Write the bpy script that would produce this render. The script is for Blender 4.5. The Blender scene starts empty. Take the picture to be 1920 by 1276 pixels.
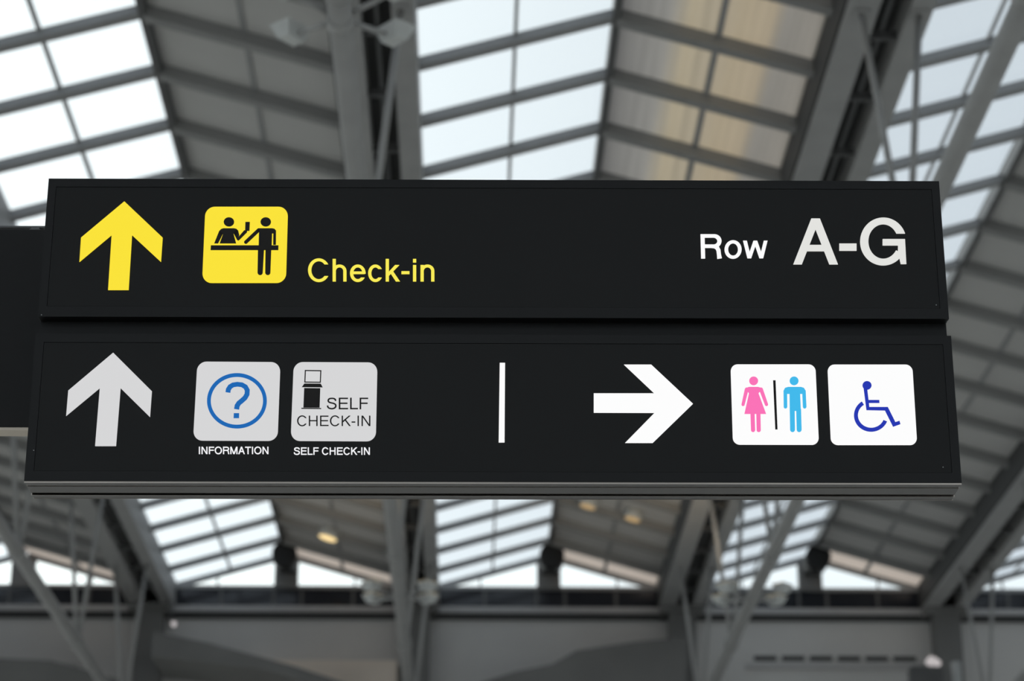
import bpy, bmesh, math, random
from mathutils import Vector, Matrix

scene = bpy.context.scene
COL = scene.collection
random.seed(7)
EYE = 1.6                      # camera height above the floor

# ---------------------------------------------------------------- camera
cam_data = bpy.data.cameras.new('camera')
cam = bpy.data.objects.new('camera', cam_data)
COL.objects.link(cam)
cam.location = (0, 0, EYE)
cam.rotation_euler = (math.radians(90 + 21.0), 0, math.radians(-1.1))
cam_data.sensor_fit = 'HORIZONTAL'
cam_data.sensor_width = 36.0
cam_data.lens = 36.0 * 4331 / 1920
cam_data.clip_start = 0.1
cam_data.clip_end = 400
cam_data.dof.use_dof = True
cam_data.dof.focus_distance = 9.1
cam_data.dof.aperture_fstop = 2.5
cam_data.dof.aperture_blades = 0
scene.camera = cam

# ---------------------------------------------------------------- hazy daylight sky, brightest on the left (sun side)
world = bpy.data.worlds.new('sky')
scene.world = world
world.use_nodes = True
wn, wl = world.node_tree.nodes, world.node_tree.links
wn.clear()
w_out = wn.new('ShaderNodeOutputWorld')
w_bg = wn.new('ShaderNodeBackground')
w_tc = wn.new('ShaderNodeTexCoord')
w_dot = wn.new('ShaderNodeVectorMath'); w_dot.operation = 'DOT_PRODUCT'
w_dot.inputs[1].default_value = Vector((-0.62, 0.60, 0.50)).normalized()
w_map = wn.new('ShaderNodeMapRange')
w_map.inputs['From Min'].default_value = 0.35
w_map.inputs['From Max'].default_value = 1.0
w_ramp = wn.new('ShaderNodeValToRGB')
w_ramp.color_ramp.elements[0].position = 0.0
w_ramp.color_ramp.elements[0].color = (0.70, 0.76, 0.83, 1)
w_ramp.color_ramp.elements[1].position = 1.0
w_ramp.color_ramp.elements[1].color = (1.75, 1.80, 1.77, 1)
e = w_ramp.color_ramp.elements.new(0.45); e.color = (0.84, 0.89, 0.94, 1)
w_noise = wn.new('ShaderNodeTexNoise')
w_noise.inputs['Scale'].default_value = 3.0
w_noise.inputs['Detail'].default_value = 4.0
w_mr2 = wn.new('ShaderNodeMapRange')
w_mr2.inputs['To Min'].default_value = 0.93
w_mr2.inputs['To Max'].default_value = 1.07
w_mul = wn.new('ShaderNodeVectorMath'); w_mul.operation = 'SCALE'
wl.new(w_tc.outputs['Generated'], w_dot.inputs[0])
wl.new(w_dot.outputs['Value'], w_map.inputs['Value'])
wl.new(w_map.outputs['Result'], w_ramp.inputs['Fac'])
wl.new(w_tc.outputs['Generated'], w_noise.inputs['Vector'])
wl.new(w_noise.outputs['Fac'], w_mr2.inputs['Value'])
wl.new(w_ramp.outputs['Color'], w_mul.inputs[0])
w_sep = wn.new('ShaderNodeSeparateXYZ')
w_hor = wn.new('ShaderNodeMapRange')          # haze brightens the sky towards the horizon
w_hor.interpolation_type = 'SMOOTHSTEP'
w_hor.inputs['From Min'].default_value = 0.0; w_hor.inputs['From Max'].default_value = 0.75
w_hor.inputs['To Min'].default_value = 1.32; w_hor.inputs['To Max'].default_value = 1.0
w_m2 = wn.new('ShaderNodeMath'); w_m2.operation = 'MULTIPLY'
wl.new(w_tc.outputs['Generated'], w_sep.inputs[0])
wl.new(w_sep.outputs['Z'], w_hor.inputs['Value'])
wl.new(w_mr2.outputs['Result'], w_m2.inputs[0]); wl.new(w_hor.outputs['Result'], w_m2.inputs[1])
wl.new(w_m2.outputs['Value'], w_mul.inputs['Scale'])
wl.new(w_mul.outputs['Vector'], w_bg.inputs['Color'])
w_bg.inputs['Strength'].default_value = 1.0
wl.new(w_bg.outputs['Background'], w_out.inputs['Surface'])

# ---------------------------------------------------------------- colour management and sampling quality
scene.view_settings.view_transform = 'Standard'
scene.view_settings.look = 'None'
scene.view_settings.exposure = 0.0
scene.view_settings.gamma = 1.0
scene.view_settings.use_curve_mapping = False
scene.cycles.use_denoising = True
scene.cycles.max_bounces = 10
scene.cycles.diffuse_bounces = 6
scene.cycles.transparent_max_bounces = 12
scene.cycles.sample_clamp_indirect = 4.0

# ---------------------------------------------------------------- materials
MATS = {}
def lin(c):
    return tuple(((v / 255) / 12.92 if v / 255 <= 0.04045 else ((v / 255 + 0.055) / 1.055) ** 2.4) for v in c)

def mat(name, color, rough=0.6, metal=0.0, vary=0.08, scale=6.0, bump=0.0):
    m = bpy.data.materials.new(name); m.use_nodes = True
    nt = m.node_tree; b = nt.nodes['Principled BSDF']
    b.inputs['Roughness'].default_value = rough
    b.inputs['Metallic'].default_value = metal
    tc = nt.nodes.new('ShaderNodeTexCoord')
    nz = nt.nodes.new('ShaderNodeTexNoise')
    nz.inputs['Scale'].default_value = scale
    nz.inputs['Detail'].default_value = 5.0
    rp = nt.nodes.new('ShaderNodeValToRGB')
    rp.color_ramp.elements[0].position = 0.3
    rp.color_ramp.elements[1].position = 0.7
    rp.color_ramp.elements[0].color = (*[c * (1 - vary) for c in color], 1)
    rp.color_ramp.elements[1].color = (*[min(1, c * (1 + vary)) for c in color], 1)
    nt.links.new(tc.outputs['Object'], nz.inputs['Vector'])
    nt.links.new(nz.outputs['Fac'], rp.inputs['Fac'])
    nt.links.new(rp.outputs['Color'], b.inputs['Base Color'])
    if bump:
        bp = nt.nodes.new('ShaderNodeBump'); bp.inputs['Strength'].default_value = bump
        nt.links.new(nz.outputs['Fac'], bp.inputs['Height'])
        nt.links.new(bp.outputs['Normal'], b.inputs['Normal'])
    MATS[name] = m
    return m

def backlit(name, srgb, strength=1.0):
    """acrylic lit from inside the sign box"""
    m = bpy.data.materials.new(name); m.use_nodes = True
    b = m.node_tree.nodes['Principled BSDF']
    b.inputs['Base Color'].default_value = (0.004, 0.004, 0.004, 1)
    b.inputs['Specular IOR Level'].default_value = 0.15
    b.inputs['Roughness'].default_value = 0.35
    b.inputs['Emission Color'].default_value = (*lin(srgb), 1)
    b.inputs['Emission Strength'].default_value = strength
    MATS[name] = m
    return m

def glass(name, tint, gloss=0.06):
    m = bpy.data.materials.new(name); m.use_nodes = True
    nt = m.node_tree; nt.nodes.clear()
    o = nt.nodes.new('ShaderNodeOutputMaterial')
    t = nt.nodes.new('ShaderNodeBsdfTransparent'); t.inputs['Color'].default_value = (*tint, 1)
    g = nt.nodes.new('ShaderNodeBsdfGlossy'); g.inputs['Roughness'].default_value = 0.2
    mx = nt.nodes.new('ShaderNodeMixShader'); mx.inputs['Fac'].default_value = gloss
    nt.links.new(t.outputs[0], mx.inputs[1]); nt.links.new(g.outputs[0], mx.inputs[2])
    nt.links.new(mx.outputs[0], o.inputs['Surface'])
    MATS[name] = m
    return m

def sheet(name, color):
    """translucent plastic roofing that lets daylight glow through"""
    m = bpy.data.materials.new(name); m.use_nodes = True
    nt = m.node_tree; nt.nodes.clear()
    o = nt.nodes.new('ShaderNodeOutputMaterial')
    t = nt.nodes.new('ShaderNodeBsdfTranslucent'); t.inputs['Color'].default_value = (*color, 1)
    d = nt.nodes.new('ShaderNodeBsdfDiffuse'); d.inputs['Color'].default_value = (*color, 1)
    mx = nt.nodes.new('ShaderNodeMixShader'); mx.inputs['Fac'].default_value = 0.35
    nt.links.new(t.outputs[0], mx.inputs[1]); nt.links.new(d.outputs[0], mx.inputs[2])
    nt.links.new(mx.outputs[0], o.inputs['Surface'])
    MATS[name] = m
    return m

mat('floor_stone', (0.62, 0.60, 0.57), 0.45, vary=0.05, scale=0.8)
mat('apron', (0.45, 0.44, 0.42), 0.9, vary=0.05, scale=0.05)
mat('wall_paint', (0.56, 0.545, 0.53), 0.8, vary=0.05, scale=0.4)
mat('roof_panel', (0.53, 0.52, 0.505), 0.7, vary=0.04, scale=0.7)
mat('steel_grey', (0.34, 0.336, 0.33), 0.5, vary=0.06, scale=1.5)
mat('purlin_steel', (0.30, 0.30, 0.30), 0.5, vary=0.06, scale=1.5)
mat('purlin_paint', (0.27, 0.267, 0.262), 0.6, vary=0.06, scale=1.5)
mat('dark_steel', (0.10, 0.10, 0.10), 0.5, vary=0.1, scale=2)
mat('gutter_dark', (0.045, 0.045, 0.045), 0.7, vary=0.1)  # near black; also carries painted shade on trusses and back wall
mat('ribbon_glass', (0.020, 0.022, 0.028), 0.12, vary=0.1)
mat('trim_grey', (0.42, 0.41, 0.41), 0.6, vary=0.05)
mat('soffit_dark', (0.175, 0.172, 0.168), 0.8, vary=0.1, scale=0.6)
mat('painted_warm_light', (0.85, 0.74, 0.64), 0.7, vary=0.05, scale=0.6)  # colour of warm light falling on the back wall
mat('drum_black', (0.015, 0.015, 0.015), 0.6)
mat('lamp_housing', (0.55, 0.56, 0.55), 0.5, vary=0.05)
mat('sign_black', (0.0060, 0.0060, 0.0060), 0.5, vary=0.06, scale=3)
mat('sign_frame', (0.0066, 0.0066, 0.0070), 0.45, vary=0.06, scale=3)
mat('sign_shadow', (0.004, 0.004, 0.004), 0.7)
mat('rail_metal', (0.080, 0.072, 0.066), 0.15, metal=0.9, vary=0.15, scale=1.2)
mat('lip_metal', (0.34, 0.30, 0.27), 0.3, metal=0.8, vary=0.2, scale=0.8)
mat('board_black', (0.0066, 0.0066, 0.007), 0.5, vary=0.08)
mat('board_trim', (0.60, 0.52, 0.43), 0.5, vary=0.05)
mat('print_black', (0.010, 0.008, 0.007), 0.5)
mat('screw_grey', (0.3, 0.3, 0.3), 0.4, metal=0.6)
for k_ in ('sign_black', 'sign_frame', 'board_black', 'print_black', 'sign_shadow'):
    MATS[k_].node_tree.nodes['Principled BSDF'].inputs['Specular IOR Level'].default_value = 0.22
glass('roof_glass', (0.86, 0.885, 0.895))
glass('gable_glass', (0.98, 1.0, 0.99), 0.04)
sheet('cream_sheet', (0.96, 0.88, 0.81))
bs = sheet('painted_light_sheet', (0.60, 0.54, 0.45))
nt = bs.node_tree                      # streaks of warm light along the slope, painted into the sheet colour
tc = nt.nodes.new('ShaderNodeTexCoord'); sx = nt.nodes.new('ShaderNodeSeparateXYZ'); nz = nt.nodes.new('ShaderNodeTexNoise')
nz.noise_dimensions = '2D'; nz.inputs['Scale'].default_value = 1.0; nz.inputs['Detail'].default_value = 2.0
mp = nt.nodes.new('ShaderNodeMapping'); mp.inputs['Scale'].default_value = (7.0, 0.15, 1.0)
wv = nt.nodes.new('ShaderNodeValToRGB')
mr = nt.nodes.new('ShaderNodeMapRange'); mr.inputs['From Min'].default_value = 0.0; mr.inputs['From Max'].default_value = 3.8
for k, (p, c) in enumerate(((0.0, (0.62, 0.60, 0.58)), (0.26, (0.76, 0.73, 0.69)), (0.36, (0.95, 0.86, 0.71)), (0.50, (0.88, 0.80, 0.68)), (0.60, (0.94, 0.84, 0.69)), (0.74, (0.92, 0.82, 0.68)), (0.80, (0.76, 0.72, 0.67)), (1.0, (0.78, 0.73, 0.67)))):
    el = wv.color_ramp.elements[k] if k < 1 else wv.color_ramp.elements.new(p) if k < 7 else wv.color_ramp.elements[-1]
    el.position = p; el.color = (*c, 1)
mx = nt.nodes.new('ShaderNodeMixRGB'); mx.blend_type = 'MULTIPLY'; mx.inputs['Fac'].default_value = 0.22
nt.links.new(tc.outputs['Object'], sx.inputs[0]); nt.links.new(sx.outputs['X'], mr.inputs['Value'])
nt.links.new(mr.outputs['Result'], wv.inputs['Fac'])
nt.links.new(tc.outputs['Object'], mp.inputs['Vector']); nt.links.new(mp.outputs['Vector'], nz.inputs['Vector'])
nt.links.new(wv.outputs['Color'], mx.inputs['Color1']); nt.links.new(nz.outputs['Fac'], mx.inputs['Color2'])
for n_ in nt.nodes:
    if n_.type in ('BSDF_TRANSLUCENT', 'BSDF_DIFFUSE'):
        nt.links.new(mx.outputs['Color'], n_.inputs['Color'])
backlit('lit_yellow', (250, 226, 52))
backlit('lit_yellow_text', (248, 234, 84))
backlit('lit_white', (252, 252, 252))
backlit('lit_soft_white', (213, 213, 214))
backlit('lit_grey_white', (226, 226, 222))
backlit('lit_caption', (245, 245, 248))
backlit('lit_info_blue', (18, 100, 178))
backlit('lit_pink', (250, 112, 182))
backlit('lit_cyan', (62, 184, 234))
backlit('lit_deep_blue', (30, 50, 176))
backlit('warm_lamp', (255, 224, 160), 1.2)
backlit('dim_warm_glow', (178, 150, 108), 1.0)  # amber glow of warm light spots on the slope, no real lamp
backlit('pale_lamp', (190, 184, 184), 1.0)

# ---------------------------------------------------------------- building helpers
def link(o, parent=None):
    COL.objects.link(o)
    if parent is not None:
        o.parent = parent
    return o

def tag(o, label=None, cat=None, group=None, kind=None):
    if label: o['label'] = label
    if cat: o['category'] = cat
    if group: o['group'] = group
    if kind: o['kind'] = kind
    return o

def empty(name, loc, rz=0.0):
    o = bpy.data.objects.new(name, None)
    o.empty_display_size = 0.3
    o.location = loc; o.rotation_euler = (0, 0, rz)
    return link(o)

class MB:
    """collects shapes for one mesh object"""
    def __init__(self):
        self.v, self.f = [], []
    def add(self, verts, faces):
        n = len(self.v)
        self.v += [tuple(p) for p in verts]
        self.f += [tuple(i + n for i in f) for f in faces]
        return self
    def box(self, x0, x1, y0, y1, z0, z1):
        return self.add([(x0, y0, z0), (x1, y0, z0), (x1, y1, z0), (x0, y1, z0), (x0, y0, z1), (x1, y0, z1), (x1, y1, z1), (x0, y1, z1)],
                        [(3, 2, 1, 0), (4, 5, 6, 7), (0, 1, 5, 4), (1, 2, 6, 5), (2, 3, 7, 6), (3, 0, 4, 7)])
    def bar(self, a, b, w, h, up=(0, 0, 1)):
        a, b = Vector(a), Vector(b)
        d = (b - a).normalized(); s = d.cross(Vector(up)).normalized(); u = s.cross(d)
        vs = [p + s * (i * w / 2) + u * (j * h / 2) for p in (a, b) for i, j in ((-1, -1), (1, -1), (1, 1), (-1, 1))]
        return self.add(vs, [(0, 1, 2, 3), (7, 6, 5, 4), (0, 4, 5, 1), (1, 5, 6, 2), (2, 6, 7, 3), (3, 7, 4, 0)])
    def tube(self, a, b, r, r2=None, n=16):
        a, b = Vector(a), Vector(b); r2 = r if r2 is None else r2
        d = (b - a).normalized()
        s = d.cross(Vector((0, 0, 1)) if abs(d.z) < 0.95 else Vector((1, 0, 0))).normalized(); u = s.cross(d)
        vs = [p + (s * math.cos(t) + u * math.sin(t)) * rr for p, rr in ((a, r), (b, r2)) for t in [2 * math.pi * k / n for k in range(n)]]
        fs = [(k, (k + 1) % n, n + (k + 1) % n, n + k) for k in range(n)]
        return self.add(vs, fs + [tuple(range(n - 1, -1, -1)), tuple(range(n, 2 * n))])
    def prism(self, poly, axis_pt, d0, d1):
        """poly of 2D points; axis_pt(p, d) -> 3D"""
        n = len(poly)
        vs = [axis_pt(p, d0) for p in poly] + [axis_pt(p, d1) for p in poly]
        fs = [tuple(range(n)), tuple(range(2 * n - 1, n - 1, -1))]
        return self.add(vs, fs + [(i, n + i, n + (i + 1) % n, (i + 1) % n) for i in range(n)])
    def mesh(self, name, m, smooth=False):
        me = bpy.data.meshes.new(name)
        me.from_pydata(self.v, [], self.f)
        bm = bmesh.new(); bm.from_mesh(me)
        bmesh.ops.recalc_face_normals(bm, faces=bm.faces)
        bm.to_mesh(me); bm.free()
        me.materials.append(MATS[m])
        if smooth:
            for p in me.polygons:
                p.use_smooth = len(p.vertices) == 4
        return me
    def build(self, name, m, parent=None, smooth=False, bevel=0.0):
        o = link(bpy.data.objects.new(name, self.mesh(name, m, smooth)), parent)
        if bevel:
            md = o.modifiers.new('bevel', 'BEVEL'); md.width = bevel; md.segments = 2; md.limit_method = 'ANGLE'
        return o

def inst(name, me, parent=None, loc=(0, 0, 0)):
    o = bpy.data.objects.new(name, me); o.location = loc
    return link(o, parent)

# ================================================================ THE HALL
# roof folds run along Y: ridges every 9 m, skylight on the left slope, closed panels on the right slope
PITCH_M = 9.0
RIDGES = [2.74 + PITCH_M * k for k in (-2, -1, 0, 1, 2)]
VALLEYS = [r - PITCH_M / 2 for r in RIDGES] + [RIDGES[-1] + PITCH_M / 2]
RIDGE_Z = 21.69 + EYE
SLOPE = 0.29
Y_END = 77.0
ROW = 2.4
N_ROWS = 18
Y_ROWS = Y_END - ROW * N_ROWS + 0.3    # nearest separately built row
Y_FRONT = -15.0
D_EDGE = 3.78                          # slope runs this far out from the ridge, up to the valley beams
X_MIN, X_MAX = VALLEYS[0], VALLEYS[-1]
def roof_z(d):
    return RIDGE_Z - SLOPE * d

floor = tag(MB().box(X_MIN, X_MAX, Y_FRONT, Y_END, -0.2, 0.0).build('floor', 'floor_stone'), kind='structure')
# unseen side and front glazing and concrete apron, added to brighten the hall
tag(MB().box(X_MIN - 250, X_MAX + 250, Y_FRONT - 250, Y_END + 300, -0.6, -0.25).build('ground', 'apron'), kind='structure')
def facade(name, a, b, top):
    a, b = Vector(a), Vector(b); L = (b - a).length; n = max(1, round(L / 4.5)); d = (b - a) / n
    side = Vector((-d.y, d.x, 0)).normalized()
    fr = MB()
    for k in range(n + 1):
        p = a + d * k
        fr.bar(p, p + Vector((0, 0, top)), 0.22, 0.4, side)
    for z in (0.15, 4.0, 8.0, 12.0, 16.0):
        fr.bar(a + Vector((0, 0, z)), b + Vector((0, 0, z)), 0.3, 0.2)
    fr.bar(a + Vector((0, 0, (17.5 + top) / 2)), b + Vector((0, 0, (17.5 + top) / 2)), 0.3, top - 17.5)
    o = tag(fr.build(name, 'wall_paint'), kind='structure')
    q = MB().bar((0, 0, 0), d * 0.95, 0.03, 3.75)
    me = q.mesh('added_facade_pane', 'gable_glass')
    for k in range(n):
        for z in (2.1, 6.0, 10.0, 14.0):
            inst('added_facade_pane', me, o, a + d * (k + 0.025) + Vector((0, 0, z)))
facade('wall_left', (X_MIN, Y_FRONT, 0), (X_MIN, Y_END, 0), RIDGE_Z)
facade('wall_right', (X_MAX, Y_FRONT, 0), (X_MAX, Y_END, 0), RIDGE_Z)
facade('wall_front', (X_MIN, Y_FRONT, 0), (X_MAX, Y_FRONT, 0), RIDGE_Z)
wall = tag(MB().box(X_MIN, X_MAX, Y_END, Y_END + 0.4, 0, 19.72 + EYE).build('wall_back', 'wall_paint'), kind='structure')

# ---- ceiling: closed near slopes + separate pieces where the photograph shows them
def slope_box(mb, sgn, d0, d1, y0, y1, up, dn):
    """slab lying on the slope; sgn -1 = left (glass) slope, +1 = right slope; offsets up/dn from the roof plane"""
    vs = []
    for d in (d0, d1):
        for y in (y0, y1):
            for o in (-dn, up):
                vs.append((sgn * d, y, roof_z(d) + o))
    return mb.add(vs, [(0, 1, 3, 2), (4, 6, 7, 5), (0, 4, 5, 1), (2, 3, 7, 6), (0, 2, 6, 4), (1, 5, 7, 3)])

near = MB()
for rx in RIDGES:
    t = MB(); slope_box(t, 1, 0.05, D_EDGE, Y_FRONT, Y_ROWS, 0.08, 0.0)
    near.add([(x + rx, y, z) for x, y, z in t.v], t.f)
ceiling = tag(near.build('ceiling', 'roof_panel'), kind='structure')

D_MID = 1.93
pane_me, panel_me, cream_me, painted_light_me = [], [], [], []
for d0, d1 in ((0.07, D_MID), (D_MID, D_EDGE)):
    m = MB(); slope_box(m, -1, d0 + 0.02, d1 - 0.02, 0.03, ROW - 0.03, 0.02, 0.0); pane_me.append(m.mesh('skylight_pane', 'roof_glass'))
    m = MB(); slope_box(m, 1, d0 + 0.015, d1 - 0.015, 0.015, ROW - 0.015, 0.08, 0.0); panel_me.append(m.mesh('roof_panel', 'roof_panel'))
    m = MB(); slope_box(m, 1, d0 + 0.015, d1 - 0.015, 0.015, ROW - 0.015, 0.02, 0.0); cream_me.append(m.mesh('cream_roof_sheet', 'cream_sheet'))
    m = MB(); slope_box(m, 1, d0 + 0.015, d1 - 0.015, 0.015, ROW - 0.015, 0.02, 0.0); painted_light_me.append(m.mesh('painted_light_roof_sheet', 'painted_light_sheet'))
m = MB(); slope_box(m, -1, 0.0, D_EDGE + 0.1, -0.13, 0.13, -0.0, 0.19); purlin_l = m.mesh('purlin', 'purlin_steel')
m = MB(); slope_box(m, 1, 0.0, D_EDGE + 0.1, -0.13, 0.13, -0.0, 0.27); purlin_r = m.mesh('purlin', 'purlin_paint')
m = MB(); slope_box(m, -1, D_MID - 0.035, D_MID + 0.035, Y_ROWS, Y_END, 0.03, 0.05); mull_l = m.mesh('mullion', 'purlin_steel')
m = MB(); slope_box(m, 1, D_MID - 0.05, D_MID + 0.05, Y_ROWS, Y_END, 0.03, 0.04); mull_r = m.mesh('seam_strip', 'purlin_steel')
m = MB().box(-0.075, 0.075, Y_ROWS, Y_END, RIDGE_Z - 0.24, RIDGE_Z + 0.12); ridge_me = m.mesh('ridge_beam', 'dark_steel')
m = MB(); slope_box(m, -1, 0.14, D_EDGE, Y_FRONT, Y_ROWS, 0.02, 0.0); near_glass = m.mesh('near_glazing', 'roof_glass')
for rx in RIDGES:
    inst('ridge_beam', ridge_me, ceiling, (rx, 0, 0))
    inst('mullion', mull_l, ceiling, (rx, 0, 0))
    inst('seam_strip', mull_r, ceiling, (rx, 0, 0))
    inst('near_glazing', near_glass, ceiling, (rx, 0, 0))
    for j in range(N_ROWS):
        y = Y_ROWS + j * ROW
        for k in (0, 1):
            inst('skylight_pane', pane_me[k], ceiling, (rx, y, 0))
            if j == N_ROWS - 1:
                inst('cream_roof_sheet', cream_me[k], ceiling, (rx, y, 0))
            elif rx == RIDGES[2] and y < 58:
                inst('painted_light_roof_sheet', painted_light_me[k], ceiling, (rx, y, 0))
            else:
                inst('roof_panel', panel_me[k], ceiling, (rx, y, 0))
        inst('purlin', purlin_l, ceiling, (rx, y, 0))
        inst('purlin', purlin_r, ceiling, (rx, y, 0))

# ---- gable windows above the back wall
SILL = 20.52 + EYE
for n, rx in enumerate(RIDGES):
    fr = MB()
    fr.box(rx - 3.9, rx + 3.9, Y_END - 0.05, Y_END + 0.25, SILL - 0.12, SILL)
    for s in (-1, 1):
        fr.bar((rx + s * 0.1, Y_END + 0.1, roof_z(0.1) - 0.08), (rx + s * 3.85, Y_END + 0.1, roof_z(3.85) - 0.08), 0.16, 0.2, (0, 0, 1))
        for d in (2.35,):
            fr.box(rx + s * d - 0.03, rx + s * d + 0.03, Y_END + 0.02, Y_END + 0.12, SILL, roof_z(d) - 0.15)
    w = tag(fr.build('window_%d' % (n + 1), 'purlin_steel'), kind='structure')
    MB().box(rx - 0.40, rx + 0.40, Y_END - 0.15, Y_END + 0.2, SILL - 0.1, RIDGE_Z - 0.2).build('window_post', 'soffit_dark', w)
    for s in (-1, 1):
        for d0, d1 in ((0.40, 2.32), (2.38, 3.7)):
            p = [(rx + s * d0, SILL), (rx + s * d1, SILL), (rx + s * d1, max(SILL + 0.02, roof_z(d1) - 0.05)), (rx + s * d0, roof_z(d0) - 0.05)]
            MB().prism(p, lambda q, d: (q[0], d, q[1]), Y_END + 0.06, Y_END + 0.08).build('pane', 'gable_glass', w)

# ---- dark ribbon glazing, ledge and painted ledge shadow along the top of the back wall
MB().box(X_MIN, X_MAX, Y_END + 0.02, Y_END + 0.4, 19.72 + EYE, SILL - 0.1).build('ribbon_backing', 'gutter_dark', wall)
MB().box(X_MIN, X_MAX, Y_END - 0.22, Y_END, 19.56 + EYE, 19.76 + EYE).build('ledge', 'trim_grey', wall)
MB().box(X_MIN, X_MAX, Y_END - 0.10, Y_END, 19.34 + EYE, 19.56 + EYE).build('painted_ledge_shadow', 'gutter_dark', wall)  # dark strip painting the shadow under the ledge
bay_cuts = [-4.5, -3.9, -2.2, -0.42, 0.55, 2.3, 3.9, 4.5]
for rx in RIDGES:
    for a, b in zip(bay_cuts, bay_cuts[1:]):
        MB().box(rx + a + 0.05, rx + b - 0.05, Y_END - 0.01, Y_END + 0.02, 19.78 + EYE, SILL - 0.14).build('ribbon_pane', 'ribbon_glass', wall)
        MB().box(rx + a - 0.05, rx + a + 0.05, Y_END - 0.04, Y_END + 0.02, 19.76 + EYE, SILL - 0.12).build('ribbon_mullion', 'dark_steel', wall)
# ventilation slots and mouldings, and a patch of painted warm light, low on the wall
for k in range(6):
    x = 9.7 + k * 0.95
    MB().box(x, x + 0.78, Y_END - 0.03, Y_END, 17.98 + EYE, 18.14 + EYE).build('vent_slot', 'gutter_dark', wall)
MB().box(9.4, 16.2, Y_END - 0.12, Y_END, 17.70 + EYE, 17.84 + EYE).build('wall_moulding', 'trim_grey', wall)
MB().box(-7.2, -2.4, Y_END - 0.5, Y_END, 15.6 + EYE, 17.82 + EYE).build('painted_warm_wall_patch', 'painted_warm_light', wall)  # warm light on the wall, painted as a beige patch
MB().box(-16.5, -13.2, Y_END - 0.25, Y_END, 17.5 + EYE, 17.72 + EYE).build('wall_moulding', 'trim_grey', wall)

# ---- dark soffits sloping away below the ribbon window
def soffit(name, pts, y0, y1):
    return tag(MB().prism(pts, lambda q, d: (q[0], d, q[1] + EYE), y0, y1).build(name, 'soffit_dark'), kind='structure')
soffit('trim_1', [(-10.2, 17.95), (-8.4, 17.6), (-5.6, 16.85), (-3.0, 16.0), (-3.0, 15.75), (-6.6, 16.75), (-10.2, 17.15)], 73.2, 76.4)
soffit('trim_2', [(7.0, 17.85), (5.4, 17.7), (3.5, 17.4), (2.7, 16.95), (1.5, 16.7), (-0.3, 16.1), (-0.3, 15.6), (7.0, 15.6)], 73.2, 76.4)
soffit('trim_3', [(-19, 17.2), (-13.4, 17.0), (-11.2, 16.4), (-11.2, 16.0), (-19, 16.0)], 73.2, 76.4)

# ================================================================ ROOF TRUSSES in the valleys
LOW = 15.0 + EYE
BEAM0, BEAM1 = 19.7 + EYE, 20.62 + EYE
STATIONS = [26.3, 35.3, 44.3, 53.3, 62.3, 71.3]
where = {0: 'along the left wall, outermost on the left', 1: 'entering low at the bottom left corner beside the left skylight',
         2: 'left of the middle skylight, above the yellow Check-in lettering', 3: 'crossing the right skylight above the row letters',
         4: 'at the bottom right corner beyond the sign', 5: 'along the right wall'}
for i, vx in enumerate(VALLEYS):
    if i in (0, 5):
        continue
    t = empty('roof_truss', (vx, 49, LOW))
    tag(t, 'grey steel roof truss ' + where[i], 'truss', 'valley trusses under the folded roof')
    y0, y1 = 16.0 - 49, Y_END - 49 - 0.02
    b0, b1 = BEAM0 - LOW, BEAM1 - LOW
    MB().box(-0.75, -0.20, y0, y1, b0, b1).build('top_chord', 'steel_grey', t)
    MB().box(0.34, 0.75, y0, y1, b0, b1).build('top_chord', 'steel_grey', t)
    MB().box(-0.80, -0.752, y0, y1, b0 + 0.10, b1 + 0.05).build('painted_side_shade', 'gutter_dark', t)  # dark strip painting the shade on the left chord's side face
    MB().box(-0.20, 0.34, y0, y1, b0 + 0.55, b0 + 0.62).build('gutter', 'gutter_dark', t)  # gutter plate coloured dark for the shade deep between the chords
    MB().tube((0, y0, 0), (0, Y_END - 49 - 1.2, 0), 0.165, n=24).build('bottom_chord', 'steel_grey', t, smooth=True)
    MB().tube((0.06, y0, b0 + 0.3), (0.06, y1, b0 + 0.3), 0.05, n=10).build('drain_pipe', 'dark_steel', t, smooth=True)
    k = 0
    yy = Y_ROWS - 49
    while yy < y1:
        MB().box(-0.20, 0.34, yy - 0.04, yy + 0.04, b0 + 0.12, b0 + 0.28).build('rung', 'dark_steel', t)
        yy += 2.4
    for s in STATIONS:
        y = s - 49
        MB().tube((0.02, y, 0.05), (-0.50, y, b0 + 0.02), 0.062, n=12).build('strut', 'steel_grey', t, smooth=True)
        MB().tube((0.06, y, 0.05), (0.52, y, b0 + 0.02), 0.062, n=12).build('strut', 'steel_grey', t, smooth=True)
        MB().tube((0, y - 0.22, 0), (0, y + 0.22, 0), 0.20, n=20).build('node_sleeve', 'steel_grey', t, smooth=True)
        MB().box(-0.62, -0.36, y - 0.16, y + 0.16, b0 - 0.05, b0).build('gusset_plate', 'steel_grey', t)
        MB().box(0.38, 0.64, y - 0.16, y + 0.16, b0 - 0.05, b0).build('gusset_plate', 'steel_grey', t)
    # bearing column at the back wall
    c = MB()
    c.box(vx - 0.45, vx + 0.45, Y_END - 0.75, Y_END, 0, BEAM0)
    c.box(vx - 0.75, vx + 0.75, Y_END - 0.85, Y_END, BEAM0 - 0.25, BEAM0)
    c.box(vx - 0.70, vx + 0.70, Y_END - 0.85, Y_END, 0, 0.5)
    tag(c.build('support_column', 'soffit_dark'), {1: 'dark grey column at the bottom left, beside the tiny pale lamp',
        2: 'dark grey column behind the middle truss, below the left part of the sign', 3: 'dark grey column below the sign, right of the dark sloping soffit',
        4: 'dark grey column at the bottom right beside the small pale lamp on a post'}[i], 'column', 'columns along the back wall')

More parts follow.
